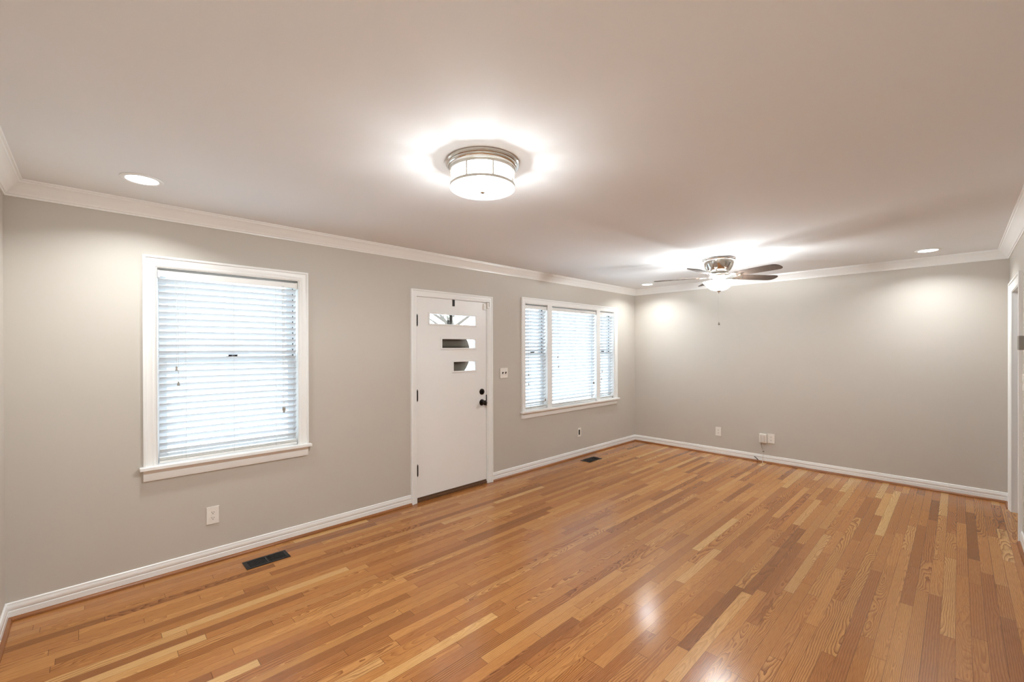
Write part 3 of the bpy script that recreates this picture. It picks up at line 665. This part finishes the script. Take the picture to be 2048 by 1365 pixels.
for k in range(5):
    phi = R(35.5+72*k); rotm = Matrix.Rotation(phi, 4, 'Z') @ Matrix.Translation((0, 0, 0)) @ Matrix.Rotation(R(-12), 4, 'X')
    T = Matrix.Translation((cx, cy, zb)) @ rotm
    bm = B(); out = []
    # blade outline, length along x
    pr = [(0.190, 0.046), (0.215, 0.054), (0.30, 0.060), (0.45, 0.066), (0.58, 0.069), (0.62, 0.066), (0.645, 0.052), (0.657, 0.030), (0.660, 0.0)]
    o2 = [(x, y) for x, y in pr]+[(x, -y) for x, y in reversed(pr[:-1])]
    top = [bm.verts.new(T @ Vector((x, y, 0.003))) for x, y in o2]; bot = [bm.verts.new(T @ Vector((x, y, -0.003))) for x, y in o2]
    bm.faces.new(top); bm.faces.new(bot)
    for i in range(len(o2)): j = (i+1) % len(o2); bm.faces.new((top[i], top[j], bot[j], bot[i]))
    obj('blade', bm, m_blade, fan)
    # blade iron: arm splitting into a scrolled plate under the blade
    bm = B()
    def strip(p, zz0, zz1):
        a = [bm.verts.new(T @ Vector((x, y, zz1))) for x, y in p]; b = [bm.verts.new(T @ Vector((x, y, zz0))) for x, y in p]
        bm.faces.new(a); bm.faces.new(b)
        for i in range(len(p)): j = (i+1) % len(p); bm.faces.new((a[i], a[j], b[j], b[i]))
    strip([(0.080, 0.014), (0.120, 0.011), (0.150, 0.016), (0.150, -0.016), (0.120, -0.011), (0.080, -0.014)], -0.010, -0.0035)
    strip([(0.150, 0.016), (0.180, 0.040), (0.215, 0.046), (0.250, 0.036), (0.232, 0.024), (0.205, 0.030), (0.180, 0.012)], -0.0075, -0.0035)
    strip([(0.150, -0.016), (0.180, -0.040), (0.215, -0.046), (0.250, -0.036), (0.232, -0.024), (0.205, -0.030), (0.180, -0.012)], -0.0075, -0.0035)
    strip([(0.150, 0.010), (0.200, 0.007), (0.262, 0.010), (0.275, 0.0), (0.262, -0.010), (0.200, -0.007), (0.150, -0.010)], -0.0075, -0.0035)
    obj('blade_iron', bm, m_nickel, fan, bevel=0.001)
bm = B(); zr = 2.196; ti = 0.004
outer = [(0.155, zr+0.004), (0.157, zr-0.002), (0.152, zr-0.010), (0.138, zr-0.022), (0.122, zr-0.040), (0.105, zr-0.060), (0.082, zr-0.078), (0.050, zr-0.090), (0.012, zr-0.094), (0.0, zr-0.094)]
lathe(bm, outer, cx, cy, 64, cap=False); obj('glass_bowl', bm, m_bowl, fan, smooth=True)
bm = B(); lathe(bm, [(0.0, zr+0.0215), (0.020, zr+0.0215), (0.020, zr-0.005), (0.004, zr-0.010), (0.004, zr-0.092), (0.0, zr-0.092)], cx, cy, 20); obj('bowl_stem', bm, m_satin, fan, smooth=True)
bm = B(); lathe(bm, [(0.0, zr-0.0942), (0.022, zr-0.0942), (0.020, zr-0.099), (0.010, zr-0.106), (0.005, zr-0.112), (0.006, zr-0.118), (0.0, zr-0.124)], cx, cy, 24); obj('finial', bm, m_satin, fan, smooth=True)
bm = B(); tube(bm, [(cx, cy, zr-0.122), (cx+0.001, cy, 1.95), (cx, cy, 1.772)], 0.0011, 6); ch = obj('pull_chain', bm, m_satin, fan)
bm = B(); lathe(bm, [(0.0, 1.774), (0.003, 1.772), (0.006, 1.762), (0.010, 1.750), (0.010, 1.744), (0.0, 1.740)], cx, cy, 16); obj('chain_pull', bm, m_clip, ch, smooth=True)
c2x, c2y = cx+0.052, cy+0.045
bm = B(); tube(bm, [(cx-0.012, cy+0.014, zr-0.096), (cx-0.013, cy+0.015, 1.86)], 0.0008, 6); obj('pull_chain', bm, m_satin, fan)
bulbs(fan, cx, cy, zr+0.004, 0.075, BULB_W, (20, 140, 260))

# ------------------------------------------------------------------ outdoors, seen through glass
bm = B(); box(bm, -30, 50, D+TH+2.2, 60, -0.75, -0.55); struct(obj('ground', bm, m_ground), 'yard ground made pale to bounce daylight indoors')
bm = B(); box(bm, -3, 12, D+TH, D+TH+2.2, -0.75, -0.12); struct(obj('porch_floor', bm, m_conc), 'concrete porch')
bm = B()
box(bm, 7.4, 7.52, 5.0, 5.12, -0.12, 2.6); box(bm, 7.36, 7.56, 4.96, 5.16, -0.12, 0.02); box(bm, 7.36, 7.56, 4.96, 5.16, 2.5, 2.6)
tag(obj('porch_post', bm, m_ext, bevel=0.01), 'white porch post standing outside the wide window', 'post')
def tree(x, y, h, r, label, seed):
    rnd = random.Random(seed); t = thing('tree', label, 'tree', (x, y, -0.55))
    bm = B(); tube(bm, [(x, y, -0.6), (x+0.1, y, h*0.35), (x-0.1, y+0.1, h*0.7)], [0.28, 0.2, 0.1], 10)
    for k in range(7):
        a = rnd.uniform(0, 2*pi); z0 = h*rnd.uniform(0.3, 0.6)
        tube(bm, [(x, y, z0), (x+r*0.4*math.cos(a), y+r*0.4*math.sin(a), z0+h*0.13), (x+r*0.8*math.cos(a), y+r*0.8*math.sin(a), z0+h*0.22)], [0.08, 0.05, 0.02], 6)
    obj('trunk', bm, m_bark, t, smooth=True)
    bm = B()
    for k in range(420):
        a = rnd.uniform(0, 2*pi); q = rnd.uniform(0.25, 1)**0.6; el = rnd.uniform(-0.6, 1)
        p = Vector((x+r*q*math.cos(a)*math.sqrt(max(0, 1-el*el*0.8)), y+r*q*math.sin(a)*math.sqrt(max(0, 1-el*el*0.8)), h*0.68+r*0.8*el*q)); s = rnd.uniform(0.08, 0.18)
        n1 = Vector((rnd.gauss(0, 1), rnd.gauss(0, 1), rnd.gauss(0, 1))).normalized(); n2 = n1.orthogonal().normalized(); n3 = n1.cross(n2)
        bm.faces.new([bm.verts.new(p+n2*s), bm.verts.new(p+n3*s*0.5), bm.verts.new(p-n2*s), bm.verts.new(p-n3*s*0.5)])
    obj('foliage', bm, m_leaf, t)
tree(12.0, 16.5, 5.4, 2.6, 'leafy tree outside, seen through the top pane of the entry door', 3)
